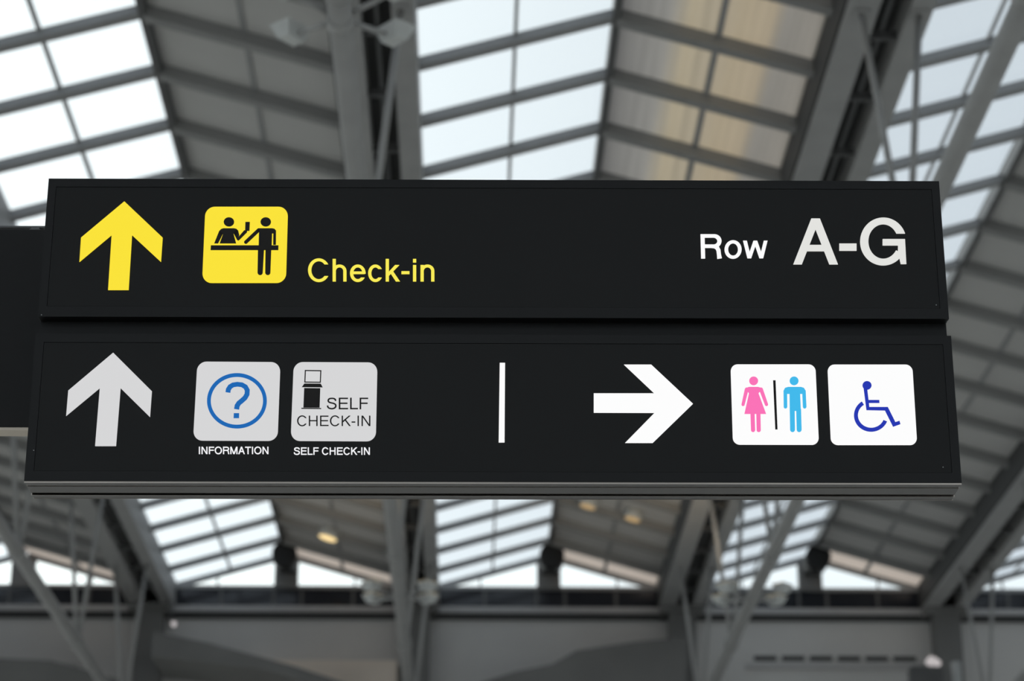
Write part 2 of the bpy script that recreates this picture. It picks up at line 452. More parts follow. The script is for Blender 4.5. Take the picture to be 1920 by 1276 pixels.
# ---- round black drums at the gable peaks
for i, rx in enumerate(RIDGES[1:4]):
    t = empty('gable_drum', (rx + 0.05, 75.6, 20.72 + EYE))
    tag(t, 'round black drum fixture at the peak of the %s gable window' % ('left', 'middle', 'right')[i], 'drum', 'drums at the gable peaks')
    MB().tube((0, -0.45, 0.43), (0, 0.45, 0.43), 0.42, n=28).build('shell', 'drum_black', t, smooth=True)
    g = MB()
    for r in (0.40, 0.28, 0.16):
        for k in range(24):
            a0, a1 = 2 * math.pi * k / 24, 2 * math.pi * (k + 1) / 24
            g.bar((r * math.cos(a0), -0.47, 0.43 + r * math.sin(a0)), (r * math.cos(a1), -0.47, 0.43 + r * math.sin(a1)), 0.03, 0.03, (0, 1, 0))
    for k in range(6):
        a0 = math.pi * k / 3
        g.bar((0.05 * math.cos(a0), -0.47, 0.43 + 0.05 * math.sin(a0)), (0.4 * math.cos(a0), -0.47, 0.43 + 0.4 * math.sin(a0)), 0.02, 0.02, (0, 1, 0))
    g.build('grille', 'drum_black', t)
    MB().box(-0.3, 0.3, 0.45, 1.25, 0.2, 0.6).build('mounting_arm', 'drum_black', t)

# ---- floodlight clusters on the lower chords
def cluster(vx, y, label, aims):
    t = empty('floodlight_cluster', (vx, y, LOW))
    tag(t, label, 'floodlight', 'floodlight clusters on the truss chords')
    MB().tube((0, -0.14, 0), (0, 0.14, 0), 0.19, n=20).build('collar', 'steel_grey', t, smooth=True)
    for sx in (-1, 1):
        for sy in (-1, 1):
            MB().tube((sx * 0.14, sy * 0.12, 0.02), (sx * 0.58, sy * 0.50, 0.06), 0.04, n=10).build('arm', 'steel_grey', t, smooth=True)
            h = MB()
            c = Vector((sx * 0.70, sy * 0.62, 0.10)); dx = Vector((sx * 0.75, sy * 0.66, 0)).normalized(); dy = Vector((-dx.y, dx.x, 0)); up = Vector((0, 0, 1))
            def P(a, b, z): return c + dx * a + dy * b + up * z
            vs = [P(-0.10, -0.15, -0.09), P(0.10, -0.15, -0.09), P(0.10, 0.15, -0.09), P(-0.10, 0.15, -0.09),
                  P(-0.17, -0.23, 0.12), P(0.20, -0.23, 0.12), P(0.20, 0.23, 0.12), P(-0.17, 0.23, 0.12)]
            h.add(vs, [(3, 2, 1, 0), (4, 5, 6, 7), (0, 1, 5, 4), (1, 2, 6, 5), (2, 3, 7, 6), (3, 0, 4, 7)])
            hd = h.build('lamp_head', 'lamp_housing', t)
            g = MB().add([P(-0.14, -0.2, 0.125), P(0.17, -0.2, 0.125), P(0.17, 0.2, 0.125), P(-0.14, 0.2, 0.125),
                          P(-0.14, -0.2, 0.135), P(0.17, -0.2, 0.135), P(0.17, 0.2, 0.135), P(-0.14, 0.2, 0.135)],
                         [(3, 2, 1, 0), (4, 5, 6, 7), (0, 1, 5, 4), (1, 2, 6, 5), (2, 3, 7, 6), (3, 0, 4, 7)])
            g.build('lens', 'warm_lamp', hd)
    for k, (sx, sy, target, power, size, blend) in enumerate(aims):
        ld = bpy.data.lights.new('floodlight_beam', 'SPOT')
        ld.energy = power; ld.color = (1.0, 0.80, 0.55); ld.spot_size = math.radians(size); ld.spot_blend = blend
        ld.shadow_soft_size = 0.12
        lo = bpy.data.objects.new('floodlight_beam', ld)
        p = Vector((vx + sx * 0.70, y + sy * 0.62, LOW + 0.32))
        lo.location = p - Vector((vx, y, LOW))
        lo.rotation_euler = (Vector(target) - p).to_track_quat('-Z', 'Y').to_euler()
        link(lo, t)

cluster(VALLEYS[2], 27.2, 'four-headed floodlight cluster on the truss chord, top edge above the yellow Check-in lettering', [])
cluster(VALLEYS[2], 57.4, 'pale four-headed floodlight cluster on the middle truss chord below the sign',
        [(-1, 1, (-3.8, 66.0, 21.0 + EYE), 1000, 40, 0.8)])
cluster(VALLEYS[3], 57.4, 'four-headed floodlight cluster on the slanting right truss chord below the sign',
        [(-1, 1, (5.0, 66.5, 21.0 + EYE), 1000, 40, 0.8)])

# ---- ceiling lamp on the closed slopes, and two added discs for warm light spots
def slope_lamp_or_glow(rx, d, y, label, m, r):
    z = roof_z(d)
    t = empty('ceiling_lamp_or_glow', (rx + d, y, z))
    tag(t, label, 'lamp', 'round lamps on the closed roof slopes')
    t.rotation_euler = (0, math.atan(SLOPE), 0)
    MB().tube((0, 0, -0.30), (0, 0, 0), r * 1.0, r * 1.12, n=24).build('housing', 'lamp_housing', t, smooth=True)
    MB().tube((0, 0, -0.32), (0, 0, -0.301), r * 0.92, n=24).build('lens', m, t)
slope_lamp_or_glow(RIDGES[1], 1.75, 72.4, 'bright warm round lamp on the left roof slope below the self check-in plate', 'warm_lamp', 0.32)
slope_lamp_or_glow(RIDGES[2], 1.05, 69.4, 'dim amber disc as painted light spot just right of the middle skylight, nearer the ridge', 'dim_warm_glow', 0.26)
slope_lamp_or_glow(RIDGES[2], 2.45, 69.4, 'dim amber disc as painted light spot right of the middle skylight, lower on the slope', 'dim_warm_glow', 0.26)

# ---- lamp on a post at the bottom right and a small lamp at the left beam end
t = empty('post_lamp', (15.15, 74.0, 16.0 + EYE))
tag(t, 'small pale lamp on a dark housing with a light post at the bottom right', 'lamp')
MB().tube((0, 0, 1.15), (0.12, 0, 1.34), 0.26, 0.22, n=18).build('lens', 'pale_lamp', t)
MB().box(-0.75, 0.35, -0.2, 0.4, 0.35, 1.10).build('housing', 'dark_steel', t, bevel=0.08)
MB().tube((0.78, 0, -16.0 - EYE), (0.78, 0, 1.25), 0.16, n=16).build('post', 'lamp_housing', t, smooth=True)
t = empty('beam_lamp', (VALLEYS[1] + 0.95, 75.4, 18.75 + EYE))
tag(t, 'tiny pale lamp at the end of the left roof beam below the left skylight', 'lamp')
MB().tube((0, -0.1, 0), (0, 0.0, 0), 0.09, n=16).build('lens', 'pale_lamp', t)
MB().tube((0, 0.0, 0), (-0.1, 0.35, 0.05), 0.11, 0.08, n=16).build('housing', 'dark_steel', t, smooth=True)
MB().tube((-0.1, 0.3, 0.05), (-0.3, 0.3, 0.98), 0.03, n=8).build('stem', 'dark_steel', t)

# ---------------------------------------------------------------- drawings on the sign face, in metres
SHAPES = {
 'up_arrow_yellow': [
  [(-1.4882,0.5551),(-1.3256,0.3966),(-1.3265,0.2911),(-1.4488,0.4076),(-1.4483,0.1701),(-1.5297,0.1698),(-1.5303,0.4074),(-1.6514,0.2901),(-1.652,0.3956)],
 ],
 'checkin_plate': [
  [(-1.1605,0.4904),(-1.1598,0.4988),(-1.1576,0.5066),(-1.1541,0.5138),(-1.1495,0.52),(-1.1438,0.5252),(-1.1373,0.5291),(-1.1302,0.5315),(-1.1225,0.5324),(-0.8667,0.5332),(-0.859,0.5324),(-0.8518,0.53),(-0.8452,0.5261),(-0.8395,0.521),(-0.8347,0.5148),(-0.8311,0.5077),(-0.8288,0.4998),(-0.828,0.4914),(-0.8258,0.2434),(-0.8265,0.2352),(-0.8287,0.2275),(-0.8321,0.2205),(-0.8367,0.2144),(-0.8423,0.2093),(-0.8487,0.2055),(-0.8557,0.2031),(-0.8633,0.2023),(-1.1204,0.2015),(-1.1281,0.2023),(-1.1352,0.2047),(-1.1416,0.2085),(-1.1473,0.2135),(-1.1519,0.2195),(-1.1555,0.2265),(-1.1578,0.2342),(-1.1586,0.2424)],
 ],
 'checkin_figures': [
  [(-1.0423,0.4653),(-1.043,0.4698),(-1.0447,0.4741),(-1.0474,0.4779),(-1.0508,0.4812),(-1.0549,0.4836),(-1.0594,0.485),(-1.064,0.4855),(-1.0687,0.485),(-1.073,0.4835),(-1.0769,0.4811),(-1.08,0.4778),(-1.0823,0.474),(-1.0837,0.4697),(-1.084,0.4652),(-1.0833,0.4607),(-1.0816,0.4564),(-1.0789,0.4526),(-1.0755,0.4494),(-1.0714,0.447),(-1.0669,0.4455),(-1.0623,0.445),(-1.0576,0.4455),(-1.0533,0.447),(-1.0494,0.4494),(-1.0463,0.4527),(-1.044,0.4565),(-1.0426,0.4608)],
  [(-0.8944,0.4658),(-0.8951,0.4703),(-0.8968,0.4746),(-0.8995,0.4784),(-0.9029,0.4816),(-0.9069,0.484),(-0.9114,0.4855),(-0.9161,0.486),(-0.9207,0.4855),(-0.9251,0.484),(-0.9289,0.4815),(-0.9321,0.4783),(-0.9345,0.4744),(-0.9358,0.4702),(-0.9362,0.4656),(-0.9355,0.4611),(-0.9338,0.4568),(-0.9311,0.453),(-0.9277,0.4498),(-0.9237,0.4474),(-0.9192,0.4459),(-0.9145,0.4454),(-0.9099,0.446),(-0.9056,0.4475),(-0.9017,0.4499),(-0.8985,0.4531),(-0.8962,0.457),(-0.8948,0.4612)],
  [(-1.0839,0.4373),(-1.0411,0.4374),(-1.0317,0.4349),(-1.0244,0.4274),(-1.0295,0.4097),(-1.0363,0.4071),(-1.0424,0.4141),(-1.0301,0.3712),(-1.096,0.371),(-1.084,0.4139),(-1.0954,0.4095),(-1.1007,0.4246),(-1.0931,0.4341)],
  [(-1.1007,0.4246),(-1.0846,0.4133),(-1.1023,0.371),(-1.1179,0.371)],
  [(-1.0244,0.4274),(-1.0189,0.4072),(-1.0221,0.3996),(-0.9996,0.4294),(-0.9949,0.4275),(-0.9885,0.4262),(-0.9888,0.4199),(-1.0164,0.3883),(-1.0214,0.3838),(-1.0273,0.3863),(-1.0311,0.3945),(-1.0412,0.4134),(-1.0372,0.4273)],
  [(-0.9971,0.4654),(-0.9791,0.4655),(-0.9792,0.4263),(-0.9891,0.4262),(-0.9966,0.4275)],
  [(-1.1308,0.3627),(-0.8606,0.3636),(-0.8604,0.3428),(-1.131,0.342)],
  [(-0.9449,0.4377),(-0.8882,0.4379),(-0.8788,0.4354),(-0.8727,0.4278),(-0.871,0.3654),(-0.882,0.3654),(-0.8833,0.4152),(-0.8879,0.4152),(-0.8877,0.3628),(-0.9397,0.3627),(-0.9408,0.4213),(-0.9516,0.4314)],
  [(-0.9473,0.4357),(-0.9967,0.3825),(-0.9981,0.3801),(-0.9986,0.3772),(-0.998,0.3743),(-0.9965,0.3718),(-0.9942,0.3701),(-0.9916,0.3695),(-0.9889,0.37),(-0.9867,0.3715),(-0.9373,0.4247)],
  [(-0.9419,0.345),(-0.9397,0.246),(-0.9389,0.2417),(-0.9366,0.238),(-0.9332,0.2354),(-0.9293,0.2344),(-0.9253,0.2351),(-0.922,0.2374),(-0.9197,0.241),(-0.919,0.2452),(-0.9176,0.344)],
  [(-0.9118,0.3449),(-0.9092,0.246),(-0.9084,0.2417),(-0.9061,0.238),(-0.9027,0.2355),(-0.8987,0.2345),(-0.8947,0.2353),(-0.8914,0.2376),(-0.8892,0.2412),(-0.8885,0.2455),(-0.8887,0.3443)],
 ],
 'up_arrow_white': [
  [(-1.493,-0.0962),(-1.3323,-0.2565),(-1.3336,-0.3629),(-1.4552,-0.2433),(-1.4583,-0.4817),(-1.539,-0.4819),(-1.5361,-0.2435),(-1.6594,-0.3588),(-1.6583,-0.2544)],
 ],
 'information_plate': [
  [(-1.1607,-0.1717),(-1.16,-0.1639),(-1.1578,-0.1566),(-1.1544,-0.15),(-1.1499,-0.1442),(-1.1445,-0.1395),(-1.1383,-0.1359),(-1.1314,-0.1336),(-1.124,-0.1329),(-0.8717,-0.134),(-0.8644,-0.1349),(-0.8575,-0.1372),(-0.8513,-0.1408),(-0.8458,-0.1456),(-0.8413,-0.1514),(-0.838,-0.1581),(-0.8358,-0.1654),(-0.835,-0.1732),(-0.8347,-0.4209),(-0.8354,-0.4286),(-0.8375,-0.4357),(-0.8408,-0.4422),(-0.8453,-0.4478),(-0.8506,-0.4525),(-0.8567,-0.456),(-0.8635,-0.4582),(-0.8708,-0.459),(-1.1254,-0.4585),(-1.1327,-0.4577),(-1.1394,-0.4555),(-1.1455,-0.4519),(-1.1509,-0.4473),(-1.1553,-0.4416),(-1.1586,-0.4351),(-1.1607,-0.428),(-1.1614,-0.4203)],
 ],
 'question_mark': [
  [(-0.8821,-0.2957),(-0.8828,-0.2867),(-0.8842,-0.2778),(-0.8864,-0.269),(-0.8892,-0.2603),(-0.8927,-0.2519),(-0.8968,-0.2437),(-0.9016,-0.2359),(-0.907,-0.2284),(-0.9129,-0.2213),(-0.9194,-0.2147),(-0.9264,-0.2086),(-0.9338,-0.203),(-0.9416,-0.198),(-0.9498,-0.1936),(-0.9583,-0.1898),(-0.967,-0.1867),(-0.976,-0.1842),(-0.985,-0.1825),(-0.9942,-0.1814),(-1.0034,-0.1811),(-1.0125,-0.1815),(-1.0216,-0.1825),(-1.0305,-0.1843),(-1.0393,-0.1868),(-1.0477,-0.1899),(-1.0559,-0.1937),(-1.0637,-0.1982),(-1.0711,-0.2032),(-1.0781,-0.2088),(-1.0845,-0.215),(-1.0905,-0.2216),(-1.0958,-0.2287),(-1.1006,-0.2362),(-1.1047,-0.2441),(-1.1081,-0.2523),(-1.1109,-0.2607),(-1.113,-0.2694),(-1.1144,-0.2782),(-1.1151,-0.2871),(-1.115,-0.2961),(-1.1003,-0.2961),(-1.1003,-0.2883),(-1.0997,-0.2806),(-1.0985,-0.273),(-1.0967,-0.2655),(-1.0943,-0.2582),(-1.0912,-0.2512),(-1.0876,-0.2444),(-1.0835,-0.2379),(-1.0788,-0.2318),(-1.0736,-0.2261),(-1.068,-0.2208),(-1.0619,-0.2159),(-1.0554,-0.2116),(-1.0486,-0.2077),(-1.0415,-0.2045),(-1.0341,-0.2018),(-1.0264,-0.1996),(-1.0186,-0.1981),(-1.0107,-0.1972),(-1.0027,-0.1968),(-0.9947,-0.1971),(-0.9867,-0.198),(-0.9788,-0.1995),(-0.971,-0.2017),(-0.9634,-0.2043),(-0.9559,-0.2076),(-0.9488,-0.2114),(-0.942,-0.2157),(-0.9355,-0.2205),(-0.9294,-0.2258),(-0.9237,-0.2315),(-0.9185,-0.2376),(-0.9139,-0.2441),(-0.9097,-0.2509),(-0.9061,-0.2579),(-0.903,-0.2652),(-0.9005,-0.2727),(-0.8987,-0.2803),(-0.8975,-0.288),(-0.8968,-0.2957)],
  [(-1.115,-0.2961),(-1.1143,-0.3051),(-1.1128,-0.314),(-1.1106,-0.3228),(-1.1077,-0.3314),(-1.1042,-0.3398),(-1.1,-0.3479),(-1.0952,-0.3557),(-1.0898,-0.3631),(-1.0838,-0.3702),(-1.0773,-0.3767),(-1.0704,-0.3828),(-1.063,-0.3883),(-1.0552,-0.3932),(-1.047,-0.3976),(-1.0386,-0.4013),(-1.0299,-0.4044),(-1.021,-0.4068),(-1.012,-0.4085),(-1.0029,-0.4095),(-0.9938,-0.4099),(-0.9847,-0.4095),(-0.9757,-0.4084),(-0.9669,-0.4067),(-0.9582,-0.4043),(-0.9498,-0.4012),(-0.9417,-0.3974),(-0.9339,-0.393),(-0.9265,-0.3881),(-0.9196,-0.3825),(-0.9131,-0.3765),(-0.9072,-0.3699),(-0.9018,-0.3629),(-0.897,-0.3554),(-0.8928,-0.3476),(-0.8893,-0.3395),(-0.8865,-0.331),(-0.8843,-0.3224),(-0.8829,-0.3136),(-0.8821,-0.3047),(-0.8821,-0.2957),(-0.8968,-0.2957),(-0.8969,-0.3035),(-0.8975,-0.3112),(-0.8988,-0.3188),(-0.9007,-0.3263),(-0.9031,-0.3335),(-0.9062,-0.3406),(-0.9098,-0.3473),(-0.914,-0.3537),(-0.9187,-0.3598),(-0.9239,-0.3655),(-0.9296,-0.3707),(-0.9356,-0.3755),(-0.9421,-0.3798),(-0.9489,-0.3836),(-0.956,-0.3868),(-0.9633,-0.3895),(-0.9709,-0.3916),(-0.9787,-0.3931),(-0.9865,-0.3941),(-0.9945,-0.3944),(-1.0024,-0.3941),(-1.0104,-0.3932),(-1.0183,-0.3917),(-1.026,-0.3896),(-1.0336,-0.387),(-1.041,-0.3838),(-1.0481,-0.38),(-1.0549,-0.3757),(-1.0614,-0.371),(-1.0674,-0.3657),(-1.0731,-0.3601),(-1.0783,-0.354),(-1.083,-0.3476),(-1.0872,-0.3408),(-1.0909,-0.3338),(-1.094,-0.3266),(-1.0965,-0.3191),(-1.0984,-0.3115),(-1.0996,-0.3038),(-1.1003,-0.2961)],
  [(-1.0257,-0.263),(-1.0247,-0.2527),(-1.0205,-0.2448),(-1.013,-0.2394),(-0.9992,-0.2371),(-0.9845,-0.239),(-0.9743,-0.2455),(-0.9697,-0.2545),(-0.9698,-0.2659),(-0.9753,-0.2771),(-0.9861,-0.2878),(-0.9983,-0.2989),(-1.0063,-0.313),(-1.0083,-0.3292),(-0.9885,-0.3325),(-0.9874,-0.3203),(-0.9833,-0.3124),(-0.973,-0.3032),(-0.9597,-0.2899),(-0.9508,-0.2717),(-0.9505,-0.2499),(-0.9609,-0.2312),(-0.9793,-0.2202),(-1.0003,-0.2176),(-1.0202,-0.2209),(-1.0346,-0.2303),(-1.0433,-0.2455),(-1.0447,-0.2601)],
  [(-1.0085,-0.3469),(-0.9878,-0.3469),(-0.9873,-0.3674),(-1.0085,-0.3675)],
 ],
 'self_plate': [
  [(-0.7829,-0.1726),(-0.7822,-0.1648),(-0.78,-0.1575),(-0.7766,-0.1509),(-0.7721,-0.1451),(-0.7667,-0.1403),(-0.7604,-0.1367),(-0.7536,-0.1345),(-0.7462,-0.1337),(-0.4912,-0.1345),(-0.4838,-0.1353),(-0.4769,-0.1376),(-0.4707,-0.1413),(-0.4653,-0.146),(-0.4608,-0.1518),(-0.4574,-0.1585),(-0.4553,-0.1658),(-0.4545,-0.1736),(-0.4542,-0.4218),(-0.455,-0.4295),(-0.4571,-0.4366),(-0.4604,-0.4431),(-0.4648,-0.4487),(-0.4702,-0.4534),(-0.4763,-0.4569),(-0.4831,-0.4591),(-0.4904,-0.4598),(-0.7477,-0.459),(-0.755,-0.4582),(-0.7617,-0.456),(-0.7679,-0.4524),(-0.7732,-0.4477),(-0.7776,-0.4421),(-0.7809,-0.4356),(-0.783,-0.4284),(-0.7837,-0.4208)],
 ],
 'kiosk_symbol': [
  [(-0.7382,-0.1674),(-0.6733,-0.1682),(-0.6731,-0.1724),(-0.738,-0.1716)],
  [(-0.7382,-0.1674),(-0.7338,-0.1674),(-0.7343,-0.2198),(-0.7386,-0.2198)],
  [(-0.6776,-0.1682),(-0.6733,-0.1682),(-0.6739,-0.2205),(-0.6782,-0.2205)],
  [(-0.7388,-0.2156),(-0.674,-0.2164),(-0.6739,-0.2205),(-0.7386,-0.2198)],
  [(-0.7381,-0.2239),(-0.6742,-0.2242),(-0.666,-0.2394),(-0.7476,-0.2387)],
  [(-0.7383,-0.2424),(-0.6754,-0.2432),(-0.6756,-0.3237),(-0.7388,-0.3234)],
  [(-0.7465,-0.3243),(-0.6695,-0.325),(-0.6694,-0.3291),(-0.7464,-0.3284)],
 ],
 'divider_bar': [
  [(0.0255,-0.1347),(0.0465,-0.1347),(0.0448,-0.4634),(0.022,-0.4635)],
 ],
 'right_arrow': [
  [(0.7799,-0.303),(0.6192,-0.4641),(0.5123,-0.4643),(0.6293,-0.3408),(0.3922,-0.3406),(0.3932,-0.2609),(0.6303,-0.2603),(0.5135,-0.1408),(0.6204,-0.1406)],
 ],
 'restroom_plate': [
  [(0.9321,-0.1682),(0.9327,-0.1623),(0.9343,-0.1569),(0.9369,-0.1519),(0.9402,-0.1475),(0.9443,-0.1439),(0.949,-0.1412),(0.9542,-0.1395),(0.9597,-0.1389),(1.2383,-0.1382),(1.2438,-0.1387),(1.2489,-0.1404),(1.2536,-0.1431),(1.2577,-0.1467),(1.261,-0.151),(1.2635,-0.156),(1.2651,-0.1615),(1.2656,-0.1673),(1.2642,-0.4417),(1.2636,-0.4475),(1.262,-0.4528),(1.2595,-0.4577),(1.2561,-0.4619),(1.2521,-0.4654),(1.2475,-0.468),(1.2424,-0.4697),(1.2369,-0.4703),(0.9576,-0.4703),(0.9522,-0.4697),(0.9471,-0.468),(0.9425,-0.4654),(0.9385,-0.4619),(0.9352,-0.4577),(0.9327,-0.4528),(0.9312,-0.4475),(0.9307,-0.4417)],
 ],
 'woman_symbol': [
  [(1.0376,-0.2082),(1.0374,-0.2041),(1.0362,-0.2003),(1.0343,-0.1969),(1.0316,-0.194),(1.0284,-0.1919),(1.0248,-0.1905),(1.0209,-0.1901),(1.017,-0.1906),(1.0133,-0.1919),(1.0099,-0.1941),(1.007,-0.197),(1.0048,-0.2004),(1.0034,-0.2042),(1.0028,-0.2083),(1.0031,-0.2123),(1.0043,-0.2161),(1.0062,-0.2195),(1.0089,-0.2224),(1.0121,-0.2245),(1.0157,-0.2259),(1.0196,-0.2263),(1.0234,-0.2259),(1.0272,-0.2245),(1.0305,-0.2223),(1.0334,-0.2195),(1.0356,-0.216),(1.037,-0.2122)],
  [(1.0008,-0.2334),(1.037,-0.2334),(1.0473,-0.2365),(1.0543,-0.2451),(1.0391,-0.2569),(1.0375,-0.2608),(1.0637,-0.3452),(0.979,-0.3454),(0.9998,-0.2609),(0.9984,-0.257),(0.9863,-0.2453),(0.9925,-0.2366)],
  [(0.9844,-0.2419),(0.9692,-0.3049),(0.969,-0.3075),(0.9698,-0.3099),(0.9714,-0.3118),(0.9736,-0.3128),(0.976,-0.3129),(0.9783,-0.312),(0.9802,-0.3103),(0.9813,-0.3079),(0.9987,-0.2455),(0.9989,-0.2424),(0.998,-0.2395),(0.9961,-0.2373),(0.9935,-0.236),(0.9906,-0.2359),(0.9879,-0.237),(0.9857,-0.2391)],
  [(1.0407,-0.2462),(1.0607,-0.3084),(1.0619,-0.3107),(1.0638,-0.3122),(1.0662,-0.3128),(1.0686,-0.3124),(1.0708,-0.3111),(1.0723,-0.309),(1.073,-0.3064),(1.0727,-0.3039),(1.0548,-0.2408),(1.0534,-0.2382),(1.0512,-0.2364),(1.0484,-0.2357),(1.0455,-0.2362),(1.043,-0.2378),(1.0412,-0.2402),(1.0404,-0.2432)],
  [(1.0027,-0.3409),(1.0023,-0.4116),(1.0029,-0.4149),(1.0047,-0.4176),(1.0073,-0.4193),(1.0104,-0.4199),(1.0135,-0.4191),(1.0161,-0.4172),(1.0179,-0.4143),(1.0185,-0.411),(1.019,-0.3403)],
  [(1.0256,-0.3408),(1.0244,-0.4115),(1.0249,-0.4147),(1.0266,-0.4175),(1.0292,-0.4192),(1.0323,-0.4198),(1.0354,-0.4191),(1.0381,-0.4172),(1.0399,-0.4144),(1.0405,-0.4111),(1.0418,-0.3404)],
 ],
 'man_symbol': [
  [(1.1962,-0.2078),(1.1959,-0.2037),(1.1948,-0.1999),(1.1929,-0.1965),(1.1902,-0.1936),(1.187,-0.1915),(1.1834,-0.1901),(1.1796,-0.1897),(1.1757,-0.1902),(1.1719,-0.1915),(1.1685,-0.1937),(1.1656,-0.1966),(1.1634,-0.2),(1.162,-0.2038),(1.1614,-0.2079),(1.1616,-0.2119),(1.1627,-0.2157),(1.1647,-0.2191),(1.1673,-0.222),(1.1705,-0.2241),(1.1741,-0.2255),(1.178,-0.2259),(1.1819,-0.2255),(1.1856,-0.2241),(1.189,-0.2219),(1.1919,-0.2191),(1.1941,-0.2156),(1.1956,-0.2118)],
  [(1.154,-0.2331),(1.2043,-0.2329),(1.216,-0.2368),(1.2228,-0.2494),(1.2082,-0.262),(1.2001,-0.262),(1.1999,-0.3324),(1.1564,-0.3325),(1.1586,-0.2621),(1.149,-0.2621),(1.1355,-0.2496),(1.142,-0.237)],
  [(1.1356,-0.2481),(1.1335,-0.3155),(1.1339,-0.3183),(1.1354,-0.3207),(1.1376,-0.3222),(1.1403,-0.3228),(1.143,-0.3222),(1.1453,-0.3205),(1.1469,-0.3181),(1.1475,-0.3152),(1.1496,-0.2479)],
  [(1.2084,-0.2482),(1.2084,-0.3155),(1.2089,-0.3183),(1.2104,-0.3207),(1.2127,-0.3222),(1.2154,-0.3226),(1.2181,-0.3219),(1.2203,-0.3202),(1.2219,-0.3177),(1.2224,-0.3148),(1.2225,-0.2475)],
  [(1.1567,-0.3249),(1.1545,-0.4096),(1.1551,-0.4135),(1.1571,-0.4167),(1.1602,-0.4188),(1.1638,-0.4195),(1.1675,-0.4187),(1.1706,-0.4164),(1.1728,-0.4131),(1.1736,-0.4092),(1.1759,-0.3244)],
  [(1.1818,-0.3249),(1.1802,-0.4097),(1.1809,-0.4135),(1.1829,-0.4167),(1.186,-0.4188),(1.1896,-0.4194),(1.1933,-0.4186),(1.1964,-0.4163),(1.1985,-0.4129),(1.1993,-0.4091),(1.2009,-0.3243)],
 ],
 'restroom_divider': [
  [(1.0966,-0.2057),(1.1063,-0.2056),(1.1057,-0.4088),(1.0968,-0.4088)],
 ],
 'wheelchair_plate': [
  [(1.3131,-0.168),(1.3137,-0.1621),(1.3153,-0.1567),(1.3179,-0.1517),(1.3213,-0.1473),(1.3254,-0.1437),(1.3301,-0.141),(1.3353,-0.1393),(1.3408,-0.1387),(1.6195,-0.138),(1.6251,-0.1385),(1.6302,-0.1402),(1.6349,-0.1429),(1.6389,-0.1465),(1.6423,-0.1508),(1.6448,-0.1558),(1.6464,-0.1613),(1.6469,-0.1671),(1.6456,-0.4416),(1.645,-0.4474),(1.6434,-0.4527),(1.6409,-0.4576),(1.6375,-0.4618),(1.6335,-0.4653),(1.6289,-0.468),(1.6238,-0.4696),(1.6183,-0.4702),(1.3381,-0.4709),(1.3326,-0.4703),(1.3276,-0.4687),(1.323,-0.466),(1.319,-0.4625),(1.3157,-0.4583),(1.3132,-0.4535),(1.3117,-0.4481),(1.3112,-0.4424)],
 ],
 'wheelchair_symbol': [
  [(1.4816,-0.2259),(1.4813,-0.2219),(1.4802,-0.2181),(1.4783,-0.2147),(1.4757,-0.2118),(1.4724,-0.2097),(1.4687,-0.2083),(1.4648,-0.2079),(1.4608,-0.2083),(1.457,-0.2097),(1.4535,-0.2119),(1.4505,-0.2147),(1.4482,-0.2182),(1.4467,-0.222),(1.446,-0.226),(1.4462,-0.2301),(1.4473,-0.2339),(1.4493,-0.2373),(1.4519,-0.2402),(1.4552,-0.2423),(1.4589,-0.2436),(1.4628,-0.2441),(1.4668,-0.2436),(1.4706,-0.2423),(1.4741,-0.2401),(1.4771,-0.2372),(1.4794,-0.2338),(1.4809,-0.23)],
  [(1.4498,-0.2378),(1.4638,-0.2394),(1.4664,-0.2864),(1.5085,-0.2863),(1.5085,-0.2988),(1.4672,-0.2989),(1.4677,-0.3153),(1.5401,-0.3152),(1.5659,-0.3774),(1.5824,-0.3719),(1.5852,-0.3859),(1.5559,-0.3969),(1.5281,-0.33),(1.4559,-0.3286)],
  [(1.4398,-0.2928),(1.436,-0.2953),(1.4324,-0.2981),(1.429,-0.3012),(1.4257,-0.3044),(1.4227,-0.3078),(1.4199,-0.3114),(1.4173,-0.3152),(1.415,-0.3191),(1.4129,-0.3232),(1.4111,-0.3273),(1.4095,-0.3316),(1.4083,-0.3359),(1.4073,-0.3403),(1.4066,-0.3448),(1.4062,-0.3492),(1.406,-0.3537),(1.4062,-0.3581),(1.4066,-0.3625),(1.4074,-0.3668),(1.4084,-0.3711),(1.4097,-0.3753),(1.4113,-0.3793),(1.4131,-0.3832),(1.4152,-0.387),(1.4175,-0.3906),(1.4201,-0.3941),(1.423,-0.3973),(1.426,-0.4004),(1.4292,-0.4032),(1.4326,-0.4058),(1.442,-0.3923),(1.4394,-0.3903),(1.4369,-0.3881),(1.4346,-0.3858),(1.4324,-0.3834),(1.4304,-0.3808),(1.4286,-0.378),(1.427,-0.3751),(1.4256,-0.3722),(1.4243,-0.3691),(1.4233,-0.3659),(1.4226,-0.3627),(1.422,-0.3594),(1.4216,-0.3561),(1.4215,-0.3527),(1.4216,-0.3493),(1.4219,-0.3459),(1.4225,-0.3426),(1.4233,-0.3392),(1.4242,-0.336),(1.4254,-0.3327),(1.4268,-0.3296),(1.4284,-0.3265),(1.4302,-0.3235),(1.4322,-0.3207),(1.4343,-0.3179),(1.4367,-0.3153),(1.4392,-0.3129),(1.4418,-0.3106),(1.4446,-0.3085),(1.4474,-0.3065)],
